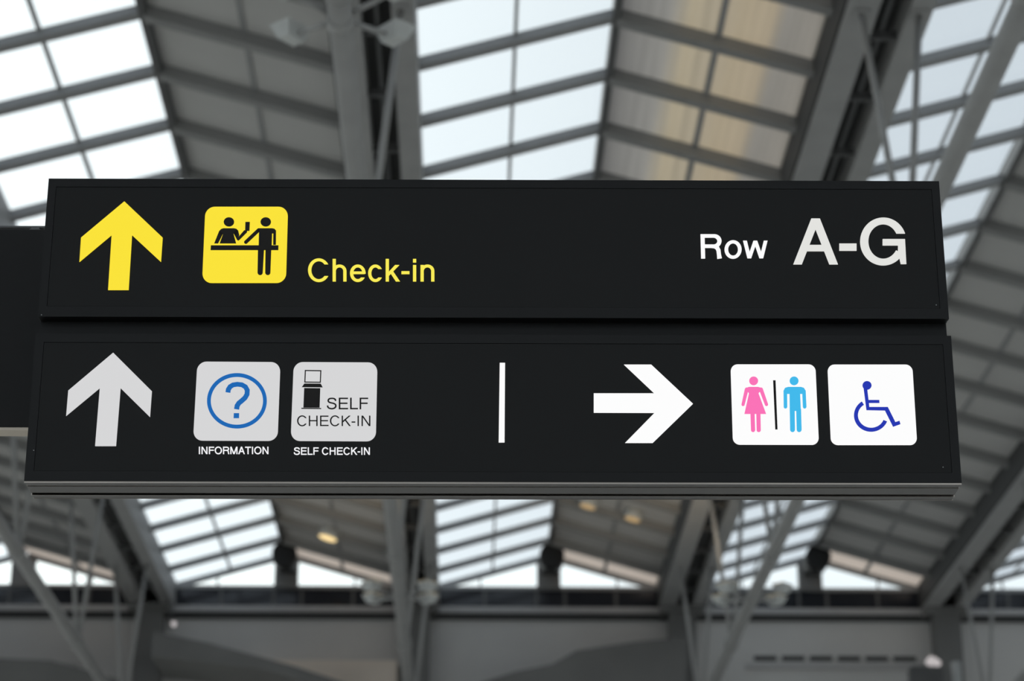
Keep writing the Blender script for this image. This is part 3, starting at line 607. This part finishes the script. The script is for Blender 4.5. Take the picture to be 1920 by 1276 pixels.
  [(1.4326,-0.4058),(1.4359,-0.4079),(1.4393,-0.4098),(1.4427,-0.4116),(1.4463,-0.4131),(1.45,-0.4143),(1.4538,-0.4154),(1.4576,-0.4162),(1.4615,-0.4168),(1.4655,-0.4171),(1.4694,-0.4172),(1.4734,-0.4171),(1.4774,-0.4167),(1.4813,-0.4161),(1.4853,-0.4153),(1.4891,-0.4142),(1.493,-0.4129),(1.4967,-0.4114),(1.5004,-0.4097),(1.504,-0.4078),(1.5075,-0.4056),(1.5108,-0.4033),(1.5141,-0.4007),(1.5172,-0.398),(1.5201,-0.3951),(1.5229,-0.3921),(1.5254,-0.3889),(1.5279,-0.3856),(1.5301,-0.3821),(1.5321,-0.3785),(1.5339,-0.3749),(1.5199,-0.3688),(1.5185,-0.3716),(1.517,-0.3743),(1.5153,-0.3769),(1.5134,-0.3794),(1.5114,-0.3819),(1.5093,-0.3842),(1.5071,-0.3864),(1.5047,-0.3884),(1.5022,-0.3903),(1.4996,-0.3921),(1.4969,-0.3938),(1.4942,-0.3952),(1.4914,-0.3965),(1.4885,-0.3977),(1.4855,-0.3987),(1.4825,-0.3995),(1.4795,-0.4001),(1.4764,-0.4006),(1.4734,-0.4008),(1.4703,-0.4009),(1.4673,-0.4009),(1.4643,-0.4006),(1.4613,-0.4002),(1.4583,-0.3995),(1.4554,-0.3987),(1.4526,-0.3978),(1.4498,-0.3966),(1.4471,-0.3953),(1.4445,-0.3939),(1.442,-0.3923)],
 ],
 'letter_g': [
  [(1.6528,0.4238),(1.6503,0.4323),(1.6471,0.4404),(1.6432,0.4482),(1.6388,0.4555),(1.6337,0.4622),(1.6281,0.4685),(1.622,0.4741),(1.6155,0.4791),(1.6085,0.4833),(1.6012,0.4869),(1.5936,0.4897),(1.5858,0.4917),(1.5778,0.4929),(1.5697,0.4933),(1.5615,0.4929),(1.5533,0.4918),(1.5452,0.4898),(1.5373,0.487),(1.5296,0.4835),(1.5221,0.4793),(1.5149,0.4743),(1.5081,0.4687),(1.5018,0.4625),(1.4959,0.4558),(1.4905,0.4485),(1.4857,0.4407),(1.4815,0.4326),(1.4779,0.4242),(1.475,0.4154),(1.4728,0.4065),(1.5052,0.4016),(1.5066,0.4077),(1.5083,0.4137),(1.5105,0.4195),(1.513,0.4251),(1.5159,0.4305),(1.5191,0.4355),(1.5226,0.4403),(1.5264,0.4447),(1.5305,0.4487),(1.5347,0.4523),(1.5392,0.4555),(1.5438,0.4582),(1.5486,0.4604),(1.5535,0.4621),(1.5584,0.4634),(1.5634,0.4641),(1.5683,0.4643),(1.5733,0.4639),(1.5781,0.4631),(1.5829,0.4617),(1.5875,0.4599),(1.592,0.4575),(1.5962,0.4547),(1.6002,0.4514),(1.604,0.4477),(1.6075,0.4436),(1.6107,0.4391),(1.6135,0.4343),(1.616,0.4291),(1.6182,0.4237)],
  [(1.4728,0.4065),(1.4712,0.3969),(1.4703,0.3873),(1.4703,0.3777),(1.4711,0.3682),(1.4726,0.3588),(1.4749,0.3498),(1.478,0.341),(1.4818,0.3327),(1.4863,0.3249),(1.4914,0.3176),(1.4972,0.3109),(1.5035,0.3049),(1.5103,0.2996),(1.5175,0.295),(1.5252,0.2913),(1.5332,0.2884),(1.5414,0.2863),(1.5498,0.2852),(1.5583,0.2849),(1.5669,0.2854),(1.5754,0.2869),(1.5839,0.2892),(1.5921,0.2924),(1.6001,0.2964),(1.6078,0.3012),(1.6152,0.3067),(1.622,0.313),(1.6284,0.3199),(1.6343,0.3273),(1.6395,0.3353),(1.612,0.35),(1.6086,0.3443),(1.6048,0.3388),(1.6007,0.3339),(1.5962,0.3293),(1.5915,0.3253),(1.5865,0.3219),(1.5814,0.319),(1.576,0.3167),(1.5706,0.315),(1.5651,0.3139),(1.5596,0.3135),(1.5541,0.3137),(1.5487,0.3146),(1.5434,0.3161),(1.5383,0.3182),(1.5334,0.3209),(1.5287,0.3242),(1.5244,0.328),(1.5203,0.3324),(1.5167,0.3372),(1.5134,0.3425),(1.5106,0.3482),(1.5082,0.3542),(1.5062,0.3605),(1.5048,0.3671),(1.5039,0.3739),(1.5034,0.3807),(1.5035,0.3877),(1.5041,0.3947),(1.5052,0.4016)],
  [(1.5614,0.3992),(1.6512,0.3994),(1.65,0.291),(1.6278,0.2909),(1.6244,0.3143),(1.6194,0.3417),(1.6218,0.3718),(1.5598,0.3716)],
 ],
 'letter_r': [
  [(0.8305,0.4179),(0.8468,0.418),(0.8461,0.3127),(0.8299,0.3126)],
  [(0.8396,0.418),(0.8848,0.4181),(0.886,0.4181),(0.8905,0.4177),(0.8949,0.4167),(0.899,0.4149),(0.9028,0.4125),(0.9062,0.4095),(0.909,0.406),(0.9112,0.4021),(0.9128,0.3978),(0.9138,0.3933),(0.914,0.3887),(0.8971,0.3883),(0.897,0.3907),(0.8965,0.3931),(0.8956,0.3954),(0.8944,0.3975),(0.8929,0.3994),(0.891,0.401),(0.889,0.4023),(0.8867,0.4032),(0.8844,0.4038),(0.8819,0.404),(0.8392,0.4035)],
  [(0.914,0.3887),(0.9135,0.3841),(0.9122,0.3796),(0.9104,0.3753),(0.9079,0.3713),(0.9048,0.3678),(0.9013,0.3648),(0.8973,0.3624),(0.8931,0.3606),(0.8887,0.3595),(0.8841,0.3591),(0.8378,0.359),(0.8383,0.3734),(0.881,0.3732),(0.8834,0.3734),(0.8858,0.3739),(0.8881,0.3748),(0.8903,0.3761),(0.8922,0.3776),(0.8938,0.3794),(0.8952,0.3814),(0.8962,0.3836),(0.8968,0.3859),(0.8971,0.3883)],
  [(0.8715,0.3591),(0.8837,0.3577),(0.8899,0.3525),(0.8926,0.345),(0.8938,0.3286),(0.8944,0.3113),(0.9129,0.3144),(0.9099,0.331),(0.9086,0.3499),(0.9024,0.3645),(0.8885,0.3724),(0.8731,0.3735)],
 ],
}
TEXT_BOXES = {
 'Check-in': [[-0.7377, 0.2064], [-0.2351, 0.2078], [-0.2363, 0.3095], [-0.741, 0.308]],
 'A': [[1.1974, 0.2877], [1.3762, 0.2882], [1.3863, 0.4888], [1.2061, 0.4882]],
 '-': [[1.3846, 0.3476], [1.4538, 0.3478], [1.4554, 0.3792], [1.3862, 0.379]],
 'ow': [[0.9235, 0.3116], [1.0958, 0.3121], [1.0989, 0.3925], [0.9261, 0.392]],
 'INFORMATION': [[-1.1364, -0.5145], [-0.8678, -0.5139], [-0.869, -0.4827], [-1.138, -0.4833]],
 'SELF CHECK-IN': [[-0.7699, -0.5163], [-0.4758, -0.5157], [-0.4765, -0.4845], [-0.7709, -0.4852]],
 'SELF': [[-0.6473, -0.3305], [-0.4864, -0.3301], [-0.4874, -0.2819], [-0.6487, -0.2823]],
 'CHECK-IN': [[-0.7609, -0.4002], [-0.4762, -0.3995], [-0.4772, -0.3548], [-0.7624, -0.3555]],
}
# ================================================================ THE DIRECTION SIGN
# local frame of the sign: x to the right, y into the sign (front face y = 0), z up, origin at the middle of the underside
SIGN_C = Vector((0.0895, 8.4995, 3.3033 + EYE))
Z_BOT = -0.623
sign = empty('direction_sign', SIGN_C + Vector((0, 0, Z_BOT)), math.radians(-0.7))
tag(sign, 'large black two-tier illuminated airport sign with arrows, check-in and restroom pictograms', 'sign')
DEPTH = 0.195
def V(v):                       # height in the drawing frame -> height above the underside
    return v - Z_BOT

def flat(name, polys, m, parent, y_front, thick):
    mb = MB()
    for p in polys:
        mb.prism(p, lambda q, d: (q[0], d, V(q[1])), y_front, y_front + thick)
    return mb.build(name, m, parent)

def light_box(name, x0, x1, v0, v1, border):
    body = MB().box(x0, x1, 0.012, DEPTH, V(v0), V(v1)).build(name, 'sign_frame', sign, bevel=0.004)
    fr = MB()
    bl, br, bt, bb = border
    fr.box(x0, x1, 0.0, 0.02, V(v1) - bt, V(v1)).box(x0, x1, 0.0, 0.02, V(v0), V(v0) + bb)
    fr.box(x0, x0 + bl, 0.0, 0.02, V(v0) + bb, V(v1) - bt).box(x1 - br, x1, 0.0, 0.02, V(v0) + bb, V(v1) - bt)
    fr.build('frame', 'sign_frame', body)
    MB().box(x0 + bl + 0.0012, x1 - br - 0.0012, 0.002, 0.014, V(v0) + bb + 0.0012, V(v1) - bt - 0.0012).build('face_panel', 'sign_black', body)
    return body

upper = light_box('upper_light_box', -1.800, 1.805, 0.056, 0.656, (0.032, 0.032, 0.036, 0.044))
lower = light_box('lower_light_box', -1.803, 1.808, Z_BOT, -0.016, (0.034, 0.034, 0.036, 0.040))
MB().box(-1.800, 1.803, 0.055, DEPTH - 0.02, V(-0.016), V(0.056)).build('neck', 'sign_frame', sign)
rail = MB()
rail.box(-1.803, 1.808, 0.004, 0.016, -0.006, 0.0)
rail.box(-1.800, 1.805, 0.020, 0.050, -0.004, 0.0)
rail.box(-1.800, 1.805, 0.054, 0.138, -0.006, 0.0)
rail.box(-1.800, 1.805, 0.150, 0.195, -0.010, 0.0)
rail = rail.build('bottom_rail', 'rail_metal', sign)
for y, z in ((0.003, -0.007), (0.051, -0.005), (0.150, -0.011), (0.193, -0.011)):
    MB().box(-1.803, 1.808, y, y + 0.003, z, 0.0).build('rail_lip', 'lip_metal', rail)
for x, v in ((-1.775, -0.50), (1.758, 0.115), (1.74, -0.56), (-1.786, 0.063)):
    MB().tube((x, -0.0015, V(v)), (x, 0.002, V(v)), 0.0022, n=10).build('screw', 'screw_grey', sign)
for x in (-1.2, 0.0, 1.2):   # short arms tying the sign to the board behind it
    MB().box(x - 0.06, x + 0.06, DEPTH, 0.6695, V(-0.10), V(0.10)).build('rear_bracket', 'sign_frame', sign)

PLATE_Y, PRINT_Y = -0.002, -0.0035
def plate(key, name, m, parent):
    return flat(name, SHAPES[key], m, parent, PLATE_Y, 0.006)
def ink(key, name, m, parent):
    return flat(name, SHAPES[key], m, parent, PRINT_Y, 0.0025)

plate('up_arrow_yellow', 'up_arrow', 'lit_yellow', upper)['label'] = 'yellow arrow pointing up'
plate('checkin_plate', 'pictogram_plate', 'lit_yellow', upper)['label'] = 'yellow rounded check-in pictogram plate'
ink('checkin_figures', 'check_in_figures', 'print_black', upper)['label'] = 'two black figures at a counter'
plate('letter_r', 'lettering', 'lit_white', upper)
plate('letter_g', 'lettering', 'lit_grey_white', upper)
plate('up_arrow_white', 'up_arrow', 'lit_soft_white', lower)['label'] = 'white arrow pointing up'
plate('information_plate', 'pictogram_plate', 'lit_soft_white', lower)['label'] = 'white information plate'
ink('question_mark', 'question_mark', 'lit_info_blue', lower)['label'] = 'blue question mark in a ring'
plate('self_plate', 'pictogram_plate', 'lit_soft_white', lower)['label'] = 'white self check-in plate'
ink('kiosk_symbol', 'kiosk_symbol', 'print_black', lower)['label'] = 'black computer kiosk symbol'
plate('divider_bar', 'divider_bar', 'lit_white', lower)
plate('right_arrow', 'right_arrow', 'lit_white', lower)['label'] = 'white arrow pointing right'
plate('restroom_plate', 'pictogram_plate', 'lit_white', lower)['label'] = 'white restroom plate'
ink('woman_symbol', 'woman_symbol', 'lit_pink', lower)['label'] = 'pink woman symbol'
ink('man_symbol', 'man_symbol', 'lit_cyan', lower)['label'] = 'light blue man symbol'
ink('restroom_divider', 'divider_line', 'print_black', lower)
plate('wheelchair_plate', 'pictogram_plate', 'lit_white', lower)['label'] = 'white accessible restroom plate'
ink('wheelchair_symbol', 'wheelchair_symbol', 'lit_deep_blue', lower)['label'] = 'dark blue wheelchair symbol'

# ---- lettering: plain grotesque capitals and small letters drawn from strokes, in thousandths of an em
ADVANCE = {'A': 667, 'C': 722, 'E': 667, 'F': 611, 'H': 722, 'I': 278, 'K': 667, 'L': 556, 'M': 833, 'N': 722, 'O': 778, 'R': 722, 'S': 667,
           'T': 611, '-': 333, 'c': 500, 'e': 556, 'h': 556, 'i': 222, 'k': 500, 'n': 556, 'o': 556, 'w': 722, ' ': 278}
CAP, XH = 718, 523
def ring_part(cx, cy, rx, ry, tx, ty, a0, a1, n=22):
    def inner(a):                      # open ends of C, c, e are cut level, not radially
        if a % 90 == 0 or abs(a % 90) > 80 or a % 90 < 8: return a
        v = max(-1, min(1, ry * math.sin(math.radians(a)) / (ry - ty))); b = math.degrees(math.asin(v))
        return b if a < 90 else 360 + b if a > 270 else a
    b0, b1 = inner(a0), inner(a1)
    out = [(cx + rx * math.cos(math.radians(a0 + (a1 - a0) * k / n)), cy + ry * math.sin(math.radians(a0 + (a1 - a0) * k / n))) for k in range(n + 1)]
    inn = [(cx + (rx - tx) * math.cos(math.radians(b1 + (b0 - b1) * k / n)), cy + (ry - ty) * math.sin(math.radians(b1 + (b0 - b1) * k / n))) for k in range(n + 1)]
    return out + inn
def rect(x0, x1, y0, y1):
    return [(x0, y0), (x1, y0), (x1, y1), (x0, y1)]
def ribbon(path, w0, w1):
    """stroke whose width swells from w0 where it runs level to w1 where it runs upright"""
    L, R = [], []
    for k, p in enumerate(path):
        a, b = Vector(path[max(0, k - 1)]), Vector(path[min(len(path) - 1, k + 1)])
        t = (b - a).normalized(); w = w0 + (w1 - w0) * abs(t.y)
        nrm = Vector((-t.y, t.x)) * (w / 2)
        L.append(tuple(Vector(p) + nrm)); R.append(tuple(Vector(p) - nrm))
    return L + R[::-1]
def smooth_path(ctrl, n=6):
    out = []
    for k in range(len(ctrl) - 1):
        p = [Vector(ctrl[max(0, min(len(ctrl) - 1, k + d))]) for d in (-1, 0, 1, 2)]
        for q in range(n):
            t = q / n
            out.append(tuple(0.5 * ((2 * p[1]) + (p[2] - p[0]) * t + (2 * p[0] - 5 * p[1] + 4 * p[2] - p[3]) * t * t + (3 * p[1] - p[0] - 3 * p[2] + p[3]) * t ** 3)))
    return out + [tuple(ctrl[-1])]
def glyph(ch, s):
    h = s * 0.88; w = ADVANCE[ch]
    if ch == 'A':
        k = 1.10 * s; c = w / 2
        y0, y1 = 205, 205 + h
        fx = lambda y: 14 + (c - k / 2 - 14) * y / CAP
        return [[(14, 0), (14 + k, 0), (c + k / 2, CAP), (c - k / 2, CAP)], [(w - 14 - k, 0), (w - 14, 0), (c + k / 2, CAP), (c - k / 2, CAP)],
                [(fx(y0) + k * 0.6, y0), (w - fx(y0) - k * 0.6, y0), (w - fx(y1) - k * 0.6, y1), (fx(y1) + k * 0.6, y1)]]
    if ch == 'C':
        cx, rx = 372, 328
        return [ring_part(cx, 359, rx, 376, s * 1.04, h, 30, 180), ring_part(cx, 359, rx, 376, s * 1.04, h, 180, 330)]
    if ch in 'EF':
        r = w - (46 if ch == 'E' else 30)
        out = [rect(78, 78 + s, 0, CAP), rect(78, r, CAP - h, CAP), rect(78, r - 30, 330, 330 + h)]
        return out + ([rect(78, r + 6, 0, h)] if ch == 'E' else [])
    if ch == 'H':
        return [rect(78, 78 + s, 0, CAP), rect(w - 78 - s, w - 78, 0, CAP), rect(78, w - 78, 330, 330 + h)]
    if ch == 'I':
        return [rect(w / 2 - s / 2, w / 2 + s / 2, 0, CAP)]
    if ch == 'K':
        return [rect(76, 76 + s, 0, CAP), [(76 + s * 0.9, 245), (76 + s * 0.9, 245 + s * 1.35), (655 - s * 1.35, CAP), (655, CAP)],
                [(665 - s * 1.28, 0), (665, 0), (330, 470), (330 - s * 0.72, 470 - s * 0.72)]]
    if ch == 'L':
        return [rect(76, 76 + s, 0, CAP), rect(76, w - 18, 0, h)]
    if ch == 'M':
        c = w / 2; k = s * 1.12
        return [rect(73, 73 + s, 0, CAP), rect(w - 73 - s, w - 73, 0, CAP), [(73, CAP), (73 + k * 1.05, CAP), (c + k / 2, 0), (c - k / 2, 0)],
                [(w - 73, CAP), (w - 73 - k * 1.05, CAP), (c - k / 2, 0), (c + k / 2, 0)]]
    if ch == 'N':
        return [rect(76, 76 + s, 0, CAP), rect(w - 76 - s, w - 76, 0, CAP), [(76, CAP), (76 + s * 1.14, CAP), (w - 76, 0), (w - 76 - s * 1.14, 0)]]
    if ch == 'O':
        return [ring_part(389, 359, 350, 376, s * 1.04, h, 0, 180), ring_part(389, 359, 350, 376, s * 1.04, h, 180, 360)]
    if ch == 'R':
        return [rect(78, 78 + s, 0, CAP), rect(78, 450, CAP - h, CAP), rect(78, 450, 318, 318 + h), ring_part(448, (CAP + 318) / 2, 216, (CAP - 318) / 2, s, h, -90, 90),
                ribbon(smooth_path([(420, 318 + h / 2), (520, 335), (580, 250), (596, 110), (640, 0)]), h, s)]
    if ch == 'S':
        p = smooth_path([(560, 520), (535, 610), (455, 664), (330, 676), (195, 652), (128, 560), (150, 470), (250, 412), (420, 368), (535, 310), (572, 205), (520, 95), (400, 42), (300, 38), (165, 78), (100, 160), (92, 232)])
        return [ribbon(p, h, s)]
    if ch == 'T':
        return [rect(w / 2 - s / 2, w / 2 + s / 2, 0, CAP), rect(20, w - 20, CAP - h, CAP)]
    if ch == '-':
        return [rect(44, w - 44, 234, 234 + h * 1.05)]
    if ch == 'c':
        return [ring_part(255, 261, 222, 276, s, h, 30, 180), ring_part(255, 261, 222, 276, s, h, 180, 330)]
    if ch == 'e':
        return [ring_part(277, 261, 238, 276, s, h, -3, 180), ring_part(277, 261, 238, 276, s, h, 180, 330), rect(277 - 238 + s * 0.6, 515 - s * 0.3, 236, 236 + h * 0.92)]
    if ch in 'hn':
        x0, x1 = 68, w - 66; cx, rx = (x0 + x1) / 2, (x1 - x0) / 2
        return [rect(x0, x0 + s, 0, CAP if ch == 'h' else XH), ring_part(cx, 330, rx, 208, s, h, 0, 178), rect(x1 - s, x1, 0, 331)]
    if ch == 'i':
        return [rect(w / 2 - s / 2, w / 2 + s / 2, 0, XH), rect(w / 2 - s / 2, w / 2 + s / 2, CAP - s * 1.15, CAP)]
    if ch == 'k':
        return [rect(66, 66 + s, 0, CAP), [(66 + s * 0.9, 170), (66 + s * 0.9, 170 + s * 1.3), (480 - s * 1.3, XH), (480, XH)],
                [(500 - s * 1.25, 0), (500, 0), (275, 350), (275 - s * 0.75, 350 - s * 0.7)]]
    if ch == 'o':
        return [ring_part(278, 261, 243, 276, s, h, 0, 180), ring_part(278, 261, 243, 276, s, h, 180, 360)]
    if ch == 'w':
        k = s * 1.04; xs = [12, 190, 361, 532, 710]; ys = [XH, 0, XH, 0, XH]
        out = []
        for a in range(4):
            xa, xb = xs[a], xs[a + 1]
            if a == 0: xa += k / 2
            if a == 3: xb -= k / 2
            out.append([(xa - k / 2, ys[a]), (xa + k / 2, ys[a]), (xb + k / 2, ys[a + 1]), (xb - k / 2, ys[a + 1])])
        return out

def lettering(text, m, parent, y_front, stem, thick=0.003, track=0, key=None):
    """one word as a mesh, fitted into its box on the sign face"""
    polys, x = [], 0
    for ch in text:
        if ch != ' ':
            polys += [[(px + x, py) for px, py in p] for p in glyph(ch, stem)]
        x += ADVANCE[ch] + track
    xs = [p[0] for q in polys for p in q]; ys = [p[1] for q in polys for p in q]
    gx0, gx1, gy0, gy1 = min(xs), max(xs), min(ys), max(ys)
    q = [Vector(p) for p in TEXT_BOXES[key or text]]
    def fit(p):
        u, v = (p[0] - gx0) / (gx1 - gx0), (p[1] - gy0) / (gy1 - gy0)
        r = q[0].lerp(q[1], u).lerp(q[3].lerp(q[2], u), v)
        return (r.x, r.y)
    return flat('lettering', [[fit(p) for p in poly] for poly in polys], m, parent, y_front, thick)

lettering('Check-in', 'lit_yellow_text', upper, PLATE_Y, 99)
lettering('ow', 'lit_white', upper, PLATE_Y, 104, track=-6)
lettering('A', 'lit_grey_white', upper, PLATE_Y, 112)
flat('lettering', [[tuple(p) for p in TEXT_BOXES['-']]], 'lit_grey_white', upper, PLATE_Y, 0.003)
lettering('INFORMATION', 'lit_caption', lower, PLATE_Y, 110, track=-18)
lettering('SELF CHECK-IN', 'lit_caption', lower, PLATE_Y, 110, track=-18)
lettering('SELF', 'print_black', lower, PRINT_Y, 94)
lettering('CHECK-IN', 'print_black', lower, PRINT_Y, 88)

# ================================================================ BLACK BOARD BEHIND THE SIGN, left edge of the picture
ca, sa = math.cos(math.radians(-0.7)), math.sin(math.radians(-0.7))
bx, by = -3.3, 0.70                     # in the sign's own frame, parallel to it
bd = empty('black_board', (SIGN_C.x + bx * ca - by * sa, SIGN_C.y + bx * sa + by * ca, 3.125 + EYE), math.radians(-0.7))
tag(bd, 'plain black board with a beige lower edge sticking out behind the sign on the left', 'board')
MB().box(-2.6, 4.75, -0.03, 0.05, 0.0, 0.905).build('panel', 'board_black', bd, bevel=0.004)
MB().box(-2.6, 4.75, -0.03, 0.05, -0.012, 0.0).build('bottom_trim', 'board_trim', bd)
MB().box(-2.6, 4.75, 0.0, 0.03, 0.926, 0.934).build('top_rail', 'dark_steel', bd)
MB().box(-2.75, -2.45, 0.05, 0.35, -3.125 - EYE, 0.93).build('support_post', 'sign_frame', bd)
for x in (-1.6, 1.31, 1.43, 1.55, 1.72, 3.0):
    MB().add([(x - 0.04, 0.0, 0.905), (x + 0.03, 0.0, 0.905), (x + 0.015, 0.0, 0.926), (x - 0.015, 0.0, 0.928),
              (x - 0.04, 0.03, 0.905), (x + 0.03, 0.03, 0.905), (x + 0.015, 0.03, 0.926), (x - 0.015, 0.03, 0.928)],
             [(3, 2, 1, 0), (4, 5, 6, 7), (0, 1, 5, 4), (1, 2, 6, 5), (2, 3, 7, 6), (3, 0, 4, 7)]).build('rail_clip', 'dark_steel', bd)
